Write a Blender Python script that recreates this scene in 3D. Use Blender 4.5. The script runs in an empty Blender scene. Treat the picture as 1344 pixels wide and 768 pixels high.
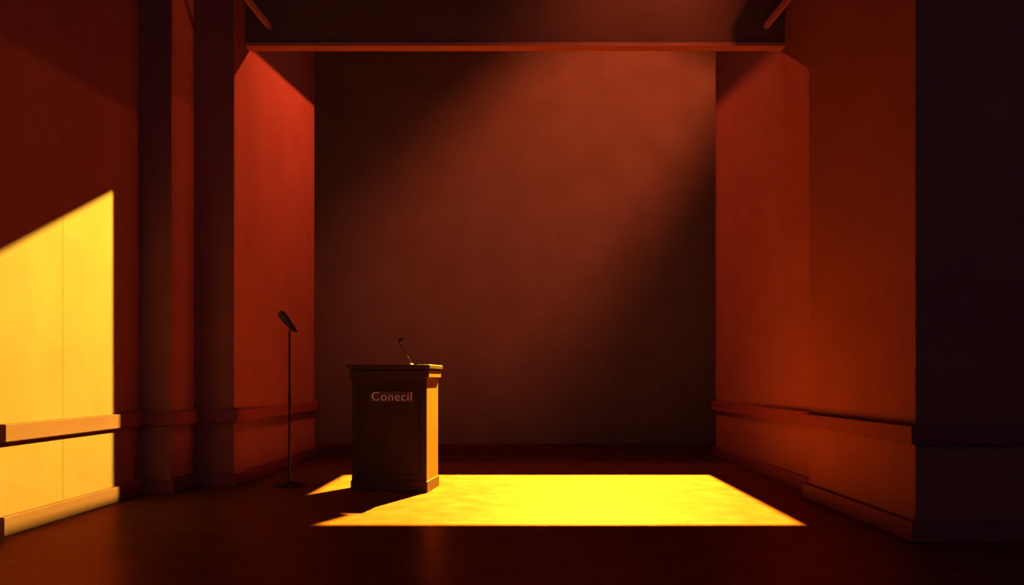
import bpy, bmesh, math
from mathutils import Vector, Matrix
scene = bpy.context.scene
scene.view_settings.view_transform = 'Standard'
scene.view_settings.look = 'None'

# ---------------- materials ----------------
def mat(name, c1, c2=None, scale=3.0, rough=0.7, bump=0.0, bscale=40, metallic=0.0, emis=None, stretch=(1,1,1), spec=0.3):
    m = bpy.data.materials.new(name); m.use_nodes = True
    nt = m.node_tree; b = nt.nodes['Principled BSDF']
    b.inputs['Roughness'].default_value = rough
    b.inputs['Metallic'].default_value = metallic
    b.inputs['Specular IOR Level'].default_value = spec
    tc = nt.nodes.new('ShaderNodeTexCoord'); mp = nt.nodes.new('ShaderNodeMapping')
    mp.inputs['Scale'].default_value = stretch
    nt.links.new(tc.outputs['Object'], mp.inputs['Vector'])
    if c2 is None: c2 = tuple(x*0.85 for x in c1)
    n = nt.nodes.new('ShaderNodeTexNoise'); n.inputs['Scale'].default_value = scale; n.inputs['Detail'].default_value = 6
    r = nt.nodes.new('ShaderNodeValToRGB')
    r.color_ramp.elements[0].position = 0.3; r.color_ramp.elements[1].position = 0.7
    r.color_ramp.elements[0].color = (*c2, 1); r.color_ramp.elements[1].color = (*c1, 1)
    nt.links.new(mp.outputs[0], n.inputs['Vector']); nt.links.new(n.outputs['Fac'], r.inputs['Fac'])
    nt.links.new(r.outputs['Color'], b.inputs['Base Color'])
    if bump:
        n2 = nt.nodes.new('ShaderNodeTexNoise'); n2.inputs['Scale'].default_value = bscale; n2.inputs['Detail'].default_value = 4
        nt.links.new(mp.outputs[0], n2.inputs['Vector'])
        bp = nt.nodes.new('ShaderNodeBump'); bp.inputs['Strength'].default_value = bump; bp.inputs['Distance'].default_value = 0.01
        nt.links.new(n2.outputs['Fac'], bp.inputs['Height']); nt.links.new(bp.outputs[0], b.inputs['Normal'])
    if emis:
        b.inputs['Emission Color'].default_value = (*emis[0], 1); b.inputs['Emission Strength'].default_value = emis[1]
    return m

M_wall = mat('wall_plaster', (0.195,0.062,0.060), (0.172,0.053,0.053), scale=2.2, rough=0.9, bump=0.3, bscale=45, spec=0.04)
M_back = mat('wall_back_plaster', (0.17,0.10,0.085), (0.145,0.084,0.071), scale=2.0, rough=0.9, bump=0.3, bscale=45, spec=0.05)
M_trim = mat('trim_wood', (0.150,0.034,0.050), (0.130,0.029,0.043), scale=3, rough=0.7, stretch=(1,1,6), spec=0.05)
M_dark = mat('dark_beam', (0.13,0.062,0.048), (0.11,0.052,0.040), scale=2, rough=0.8, spec=0.1)
M_litedge = mat('lit_edge', (0.34,0.115,0.08), (0.31,0.10,0.07), scale=2, rough=0.6)  # lighter colour stands in for bounce light under the header; braces share it
M_pod = mat('podium_walnut', (0.042,0.017,0.014), (0.033,0.013,0.011), scale=2.5, rough=0.55, stretch=(6,6,0.7), bump=0.1, spec=0.12)
M_podlit = mat('podium_lit_side', (0.115,0.052,0.012), (0.095,0.042,0.010), scale=2.5, rough=0.6, stretch=(6,6,0.7), spec=0.1)  # same podium wood, painted lighter so the lit side stays bright
M_podpanel = mat('podium_panel', (0.034,0.014,0.013), (0.027,0.011,0.010), scale=2.5, rough=0.6, stretch=(6,6,0.7), spec=0.12)
M_plaque = mat('plaque', (0.075,0.03,0.026), rough=0.5, spec=0.2)
M_letter = mat('letters', (0.42,0.26,0.20), rough=0.5, emis=((0.75,0.32,0.2),0.12))  # slight glow added so the letters show on the dark front
M_metal = mat('black_metal', (0.03,0.02,0.02), rough=0.45, metallic=0.5)
M_grille = mat('mic_grille', (0.08,0.05,0.04), (0.03,0.02,0.02), scale=120, rough=0.5, metallic=0.5)
M_mask = mat('spot_mask_black', (0.01,0.01,0.01), rough=0.9)  # for the masks around the added spots

# floor: waxed dark terracotta, faint tiles
M_floor = mat('floor_stone', (0.104,0.035,0.018), (0.062,0.020,0.008), scale=5.0, rough=0.9, bump=0.15, bscale=35, spec=0.0)
nt = M_floor.node_tree; b = nt.nodes['Principled BSDF']
br = nt.nodes.new('ShaderNodeTexBrick'); br.offset = 0.0
br.inputs['Scale'].default_value = 1.0; br.inputs['Brick Width'].default_value = 0.6; br.inputs['Row Height'].default_value = 0.6
br.inputs['Mortar Size'].default_value = 0.004
br.inputs['Color1'].default_value = (1,1,1,1); br.inputs['Color2'].default_value = (0.95,0.95,0.95,1); br.inputs['Mortar'].default_value = (0.85,0.85,0.85,1)
tc = [n for n in nt.nodes if n.bl_idname=='ShaderNodeTexCoord'][0]
nt.links.new(tc.outputs['Object'], br.inputs['Vector'])
rp = [n for n in nt.nodes if n.bl_idname=='ShaderNodeValToRGB'][0]
mx = nt.nodes.new('ShaderNodeMixRGB'); mx.blend_type='MULTIPLY'; mx.inputs[0].default_value=1
nt.links.new(rp.outputs['Color'], mx.inputs[1]); nt.links.new(br.outputs['Color'], mx.inputs[2]); nt.links.new(mx.outputs[0], b.inputs['Base Color'])
gl = nt.nodes.new('ShaderNodeBsdfGlossy'); gl.inputs['Color'].default_value=(0.15,0.034,0.030,1); gl.inputs['Roughness'].default_value=0.33
bpn=[n for n in nt.nodes if n.bl_idname=='ShaderNodeBump'][0]; nt.links.new(bpn.outputs[0], gl.inputs['Normal'])
ad = nt.nodes.new('ShaderNodeAddShader'); out=[n for n in nt.nodes if n.bl_idname=='ShaderNodeOutputMaterial'][0]
nt.links.new(b.outputs[0],ad.inputs[0]); nt.links.new(gl.outputs[0],ad.inputs[1]); nt.links.new(ad.outputs[0],out.inputs['Surface'])

# ---------------- mesh helpers ----------------
def new_obj(name, bm, m, parent=None, smooth=False):
    bmesh.ops.recalc_face_normals(bm, faces=bm.faces)
    me = bpy.data.meshes.new(name); bm.to_mesh(me); bm.free()
    if smooth:
        for p in me.polygons: p.use_smooth = True
    o = bpy.data.objects.new(name, me); scene.collection.objects.link(o)
    me.materials.append(m)
    if parent: o.parent = parent
    return o
def add_box(bm, x0,x1,y0,y1,z0,z1):
    vs=[bm.verts.new((x,y,z)) for x in (x0,x1) for y in (y0,y1) for z in (z0,z1)]
    for f in [(0,1,3,2),(4,6,7,5),(0,4,5,1),(2,3,7,6),(0,2,6,4),(1,5,7,3)]:
        bm.faces.new([vs[i] for i in f])
def boxes(name, lst, m, parent=None, bevel=0):
    bm=bmesh.new()
    for b_ in lst: add_box(bm,*b_)
    o=new_obj(name,bm,m,parent)
    if bevel:
        md=o.modifiers.new('b','BEVEL'); md.width=bevel; md.segments=2
    return o
def empty(name, loc, rz=0):
    e=bpy.data.objects.new(name,None); e.location=loc; e.rotation_euler=(0,0,rz); e.empty_display_size=0.1
    scene.collection.objects.link(e); return e
def lathe(name, prof, m, parent=None, seg=40, mtx=None):
    bm=bmesh.new(); rings=[]
    for r,z in prof:
        rings.append([bm.verts.new((max(r,1e-4)*math.cos(2*math.pi*i/seg), max(r,1e-4)*math.sin(2*math.pi*i/seg), z)) for i in range(seg)])
    for a,c in zip(rings,rings[1:]):
        for i in range(seg):
            bm.faces.new((a[i],a[(i+1)%seg],c[(i+1)%seg],c[i]))
    bm.faces.new(rings[0]); bm.faces.new(rings[-1][::-1])
    if mtx: bmesh.ops.transform(bm,matrix=mtx,verts=bm.verts)
    o=new_obj(name,bm,m,parent,smooth=True)
    md=o.modifiers.new('es','EDGE_SPLIT'); md.split_angle=math.radians(40)
    return o
def tube(name, pts, r, m, parent=None):
    cu=bpy.data.curves.new(name,'CURVE'); cu.dimensions='3D'; cu.bevel_depth=r; cu.bevel_resolution=4; cu.use_fill_caps=True
    sp=cu.splines.new('BEZIER'); sp.bezier_points.add(len(pts)-1)
    for p,c in zip(sp.bezier_points,pts):
        p.co=c; p.handle_left_type=p.handle_right_type='AUTO'
    o=bpy.data.objects.new(name,cu); scene.collection.objects.link(o); cu.materials.append(m)
    if parent: o.parent=parent
    return o

# strip following a plan polyline, offset to 'side' (+1 left of travel, -1 right)
def strip(name, pts, off, z0, z1, side, m, chamfer=0.0, inner=0.0):
    n=len(pts); P=[Vector(p) for p in pts]
    def offs(d):
        out=[]
        for i in range(n):
            ds=[]
            if i>0: ds.append((P[i]-P[i-1]).normalized())
            if i<n-1: ds.append((P[i+1]-P[i]).normalized())
            ns=[Vector((-q.y,q.x))*side for q in ds]
            if len(ns)==1: out.append(P[i]+ns[0]*d)
            else: out.append(P[i]+(ns[0]+ns[1])*d/(1+ns[0].dot(ns[1])))
        return out
    prof=[(inner,z0),(off-chamfer,z0),(off,z0+chamfer),(off,z1-chamfer),(off-chamfer,z1),(inner,z1)] if chamfer else [(inner,z0),(off,z0),(off,z1),(inner,z1)]
    bm=bmesh.new(); cols=[]
    for d,z in prof:
        cols.append([bm.verts.new((q.x,q.y,z)) for q in offs(d)])
    k=len(prof)
    for a in range(k):
        c=(a+1)%k
        for i in range(n-1):
            bm.faces.new((cols[a][i],cols[a][i+1],cols[c][i+1],cols[c][i]))
    bm.faces.new([cols[a][0] for a in range(k)]); bm.faces.new([cols[a][-1] for a in range(k)][::-1])
    return new_obj(name,bm,m)

# ---------------- room ----------------
H=7.4
YB=11.9
boxes('floor', [(-6,6,-2.5,YB+0.2,-0.2,0)], M_floor)
boxes('ceiling', [(-6,6,-2.5,YB+0.2,H,H+0.2)], M_dark)
boxes('wall_back', [(-6,6,YB,YB+0.2,0,H)], M_back)
boxes('wall_left', [(-6,-3.27,-2.5,5.508,0,H),(-6,-3.27,5.511,6.63,0,H),(-6,-3.272,5.508,5.511,0,H),
                    (-6,-2.99,6.63,7.1,0,H),(-6,-2.62,7.1,9.95,0,H),(-6,-3.7,9.95,YB,0,H)], M_wall)
boxes('wall_right', [(2.62,6,6.4,9.95,0,H),(2.47,6,4.7,6.4,0,H),(3.7,6,9.95,YB,0,H),(5.2,6,-2.5,4.7,0,H)], M_wall)
Lp=[(-3.27,4.82),(-3.27,6.63),(-2.99,6.63),(-2.99,7.1),(-2.62,7.1),(-2.62,9.95),(-3.7,9.95),(-3.7,YB)]
Rp=[(5.2,4.7),(2.47,4.7),(2.47,6.4),(2.62,6.4),(2.62,9.95),(3.7,9.95),(3.7,YB)]
strip('trim_1', Lp, 0.05, 0.60,0.715,-1,M_trim,0.006)
strip('baseboard_left', Lp, 0.04, 0.0,0.125,-1,M_trim,0.006)
strip('trim_2', Rp[::-1], 0.05, 0.60,0.715,-1,M_trim,0.006)
strip('baseboard_right', Rp[::-1], 0.04, 0.0,0.125,-1,M_trim,0.006)
boxes('baseboard_back', [(-3.66,3.66,YB-0.03,YB,0,0.1)], M_back)
# header
boxes('ceiling_header_beam', [(-2.62,2.62,7.4,7.50,4.27,H)], M_dark)
boxes('header_lit_strip', [(-2.62,2.62,7.39,7.51,4.235,4.27)], M_litedge)  # thin strip added to paint the header's lit underside

def beam(name,a,b_,w,h):
    a=Vector(a); b_=Vector(b_); d=(b_-a); L=d.length
    bm=bmesh.new(); add_box(bm,-w/2,w/2,-h/2,h/2,0,L)
    mt=Matrix.Translation(a)@d.to_track_quat('Z','Y').to_matrix().to_4x4()
    bmesh.ops.transform(bm,matrix=mt,verts=bm.verts)
    return new_obj(name,bm,M_litedge)
beam('ceiling_brace',(-2.38,7.42,4.42),(-2.72,6.75,4.80),0.04,0.05)
beam('ceiling_brace',(2.43,7.42,4.42),(2.77,6.75,4.80),0.04,0.05)

# ---------------- podium ----------------
W,D,T=0.70,0.48,1.13
rz=math.radians(-7)
pod=empty('podium',(-1.09,6.98,0),rz)
w,d=W/2,D/2
boxes('body',[(-w+0.015,w-0.015,-d+0.02,d-0.01,0.0,1.03)],M_pod,pod)
boxes('plinth',[(-w,w,-d,d,0,0.10)],M_pod,pod,0.006)
boxes('side_panels',[(w-0.02,w-0.008,-d+0.02,d-0.02,0.1,1.02),(-w+0.008,-w+0.02,-d+0.02,d-0.02,0.1,1.02)],M_podlit,pod)
boxes('front_frame',[(-w+0.01,-w+0.07,-d+0.005,-d+0.03,0.1,1.03),(w-0.07,w-0.01,-d+0.005,-d+0.03,0.1,1.03),
      (-w+0.07,w-0.07,-d+0.005,-d+0.03,0.95,1.03),(-w+0.07,w-0.07,-d+0.005,-d+0.03,0.1,0.155)],M_podpanel,pod,0.003)
boxes('front_panel',[(-w+0.07,w-0.07,-d+0.015,-d+0.03,0.15,0.95)],M_podpanel,pod)
boxes('cornice',[(-w-0.008,w+0.012,-d-0.008,d+0.012,1.01,1.085)],M_pod,pod,0.010)
boxes('cornice_lit_edge',[(w+0.010,w+0.016,-d,d,1.02,1.078)],M_podlit,pod)  # thin strip in the lighter colour, paints the lit end of the cornice
boxes('top_slab',[(-w-0.028,w+0.028,-d-0.028,d+0.028,1.092,1.13)],M_pod,pod,0.006)
boxes('slab_bed',[(-w,w,-d,d,1.08,1.095)],M_pod,pod)
boxes('name_plaque',[(-0.17,0.22,-d+0.002,-d+0.02,0.80,0.895)],M_plaque,pod,0.002)
tcu=bpy.data.curves.new('letters','FONT'); tcu.body='Conecil'; tcu.size=0.112; tcu.extrude=0.003; tcu.align_x='CENTER'; tcu.space_character=1.08; tcu.offset=-0.0022
tob=bpy.data.objects.new('letters',tcu); scene.collection.objects.link(tob); tcu.materials.append(M_letter)
tob.parent=pod; tob.location=(0.03,-d-0.002,0.812); tob.rotation_euler=(math.pi/2,0,0)
# gooseneck mic
lathe('gooseneck_base',[(0.022,1.13),(0.022,1.138),(0.012,1.145)],M_metal,pod,mtx=Matrix.Translation((0.14,0.0,0)))
tube('gooseneck',[(0.14,0,1.14),(0.115,0.0,1.20),(0.065,0.0,1.275),(0.035,0,1.33),(0.04,0,1.345)],0.0045,M_metal,pod)
lathe('gooseneck_mic',[(0.010,0),(0.017,0.008),(0.022,0.024),(0.019,0.040),(0.009,0.05)],M_grille,pod,seg=20,
      mtx=Matrix.Translation((0.035,0,1.335))@Matrix.Rotation(math.radians(25),4,'Y'))

# ---------------- microphone stand ----------------
ms=empty('microphone_stand',(-2.12,7.16,0))
lathe('base',[(0.15,0),(0.15,0.012),(0.14,0.022),(0.05,0.03),(0.025,0.045),(0.018,0.08)],M_metal,ms)
lathe('pole',[(0.012,0.03),(0.012,0.80),(0.016,0.80),(0.016,0.86),(0.010,0.87),(0.010,1.45)],M_metal,ms)
tilt=Matrix.Translation((0.035,0,1.475))@Matrix.Rotation(math.radians(-38),4,'Y')
lathe('clip',[(0.02,-0.02),(0.026,0.0),(0.026,0.05),(0.022,0.06)],M_metal,ms,mtx=tilt)
lathe('microphone',[(0.014,-0.03),(0.018,0.0),(0.024,0.05),(0.033,0.065),(0.036,0.10),(0.036,0.17),(0.030,0.195),(0.015,0.205)],M_grille,ms,mtx=tilt)
tube('swivel',[(0,0,1.44),(0.012,0,1.465),(0.035,0,1.475)],0.010,M_metal,ms)
lathe('knob',[(0.014,-0.03),(0.014,0.03)],M_metal,ms,seg=16,mtx=Matrix.Translation((0.055,0,1.455))@Matrix.Rotation(math.pi/2,4,'X'))

# ---------------- added unseen spots, masks cut to shape their light ----------------
def masked_spot(P, poly, power, col, radius=0.001, k=0.2, size=62):
    P=Vector(P); Q=[Vector(q) for q in poly]
    dirs=[(q-P).normalized() for q in Q]
    A=sum(dirs,Vector()).normalized()
    R=k*math.tan(math.radians(size/2))+0.03
    e=empty('unseen_spot',P)
    hole=[dd*(k/dd.dot(A)) for dd in dirs]
    c=sum(hole,Vector())/len(hole)
    rot=A.to_track_quat('-Z','Y')
    pts=[]
    for i in range(len(hole)):
        a=hole[i]; b_=hole[(i+1)%len(hole)]
        for j in range(8): pts.append(a.lerp(b_,j/8))
    cp=A*k
    bm=bmesh.new(); inn=[];out=[];bk=[]
    for p in pts:
        v=(p-c); v=v.normalized()
        o=c-cp; bq=o.dot(v); t=-bq+math.sqrt(max(bq*bq-(o.dot(o)-R*R),0))
        q=c+v*t
        inn.append(bm.verts.new(p)); out.append(bm.verts.new(q)); bk.append(bm.verts.new(q-A*(k+0.08)))
    n=len(pts)
    for i in range(n):
        j=(i+1)%n
        bm.faces.new((inn[i],inn[j],out[j],out[i])); bm.faces.new((out[i],out[j],bk[j],bk[i]))
    bm.faces.new(bk)
    new_obj('light_mask',bm,M_mask,e)  # added light blocker, hole shaped to the wanted light patch
    l=bpy.data.lights.new('lamp','SPOT'); l.energy=power; l.color=col; l.shadow_soft_size=radius
    l.spot_size=math.radians(size); l.spot_blend=0.0
    lo=bpy.data.objects.new('lamp',l); scene.collection.objects.link(lo); lo.parent=e
    lo.rotation_euler=rot.to_euler()
    return e
YEL=(1.0,0.70,0.035)
YELW=(0.72,1.0,0.06)
RED=(1.0,0.17,0.04)
# added spot for floor pool; mask notch lengthens the podium's shadow
masked_spot((1.2,11.55,6.65),[(-1.77,7.96,0),(2.02,7.96,0),(1.97,5.24,0),(-1.36,5.24,0),(-1.20,5.62,0),(-1.77,6.35,0)],98000,YEL,size=46)
# added spot for wall patch
masked_spot((2.25,7.15,4.9),[(-3.27,6.19,0.0),(-3.27,6.19,2.52),(-3.27,4.65,1.70),(-3.27,4.65,0.0)],22500,YELW,size=56)
# added dim red wash on near left wall, masked dark above
masked_spot((1.2,7.08,6.2),[(-3.27,7.4,0.0),(-3.27,7.4,3.36),(-3.27,3.5,3.08),(-3.27,3.5,0.0)],220,RED,size=72)
masked_spot((0.2,6.85,6.9),[(-2.99,6.66,0.1),(-2.99,6.66,4.6),(-2.99,7.09,4.6),(-2.99,7.09,0.1)],280,RED,radius=0.003,size=96)  # added wash for the narrow left step face
# added red wash on the two rear side walls, tops masked dark
masked_spot((-0.4,8.6,5.35),[(-2.62,7.11,0.1),(-2.62,7.11,4.22),(-2.62,9.95,4.56),(-2.62,9.95,0.1)],800,RED,radius=0.003,size=96)
masked_spot((-1.2,9.7,5.65),[(2.62,6.42,0.1),(2.62,6.42,4.15),(2.62,9.95,4.56),(2.62,9.95,0.1)],600,RED,radius=0.006,size=80)
# added spot: glow on the back wall stands in for a hazy beam
masked_spot((1.9,8.0,6.5),[(3.6,YB,5.7),(-0.1,YB,0.15),(-3.6,YB,0.15),(-3.6,YB,2.3),(0.1,YB,5.9),(1.5,YB,6.9)],1050,(1,0.18,0.055),radius=0.028,size=100)

def spot(name,loc,tgt,size,blend,p,col,r=0.1):
    l=bpy.data.lights.new(name,'SPOT'); l.energy=p; l.color=col; l.shadow_soft_size=r
    l.spot_size=math.radians(size); l.spot_blend=blend
    o=bpy.data.objects.new(name,l); scene.collection.objects.link(o); o.location=loc
    o.rotation_euler=(Vector(tgt)-Vector(loc)).to_track_quat('-Z','Y').to_euler()
spot('header_haze_fill',(1.7,6.4,6.6),(1.2,7.4,4.5),62,1.0,420,(1,0.2,0.06))  # added unseen spot; glow on the header face stands in for haze
l=bpy.data.lights.new('back_wall_fill','AREA'); l.shape='RECTANGLE'; l.size=4; l.size_y=0.15; l.energy=18; l.color=(1,0.42,0.30)  # unseen fill light added to lift the dark back wall
o=bpy.data.objects.new('back_wall_fill',l); scene.collection.objects.link(o); o.location=(0,7.7,5.4)
o.rotation_euler=(Vector((0.6,YB,1.2))-o.location).to_track_quat('-Z','Y').to_euler()

wd=bpy.data.worlds.new('w'); scene.world=wd; wd.use_nodes=True
wd.node_tree.nodes['Background'].inputs[0].default_value=(1.1,1.0,1.4,1)
wd.node_tree.nodes['Background'].inputs[1].default_value=0.15

cam=bpy.data.cameras.new('camera'); co=bpy.data.objects.new('camera',cam); scene.collection.objects.link(co)
co.location=(0,0,1.0); co.rotation_euler=(math.pi/2,0,0)
cam.sensor_width=36; cam.lens=1000/1344*36; cam.shift_x=-4/1344; cam.shift_y=114/1344; cam.clip_start=0.05
scene.camera=co
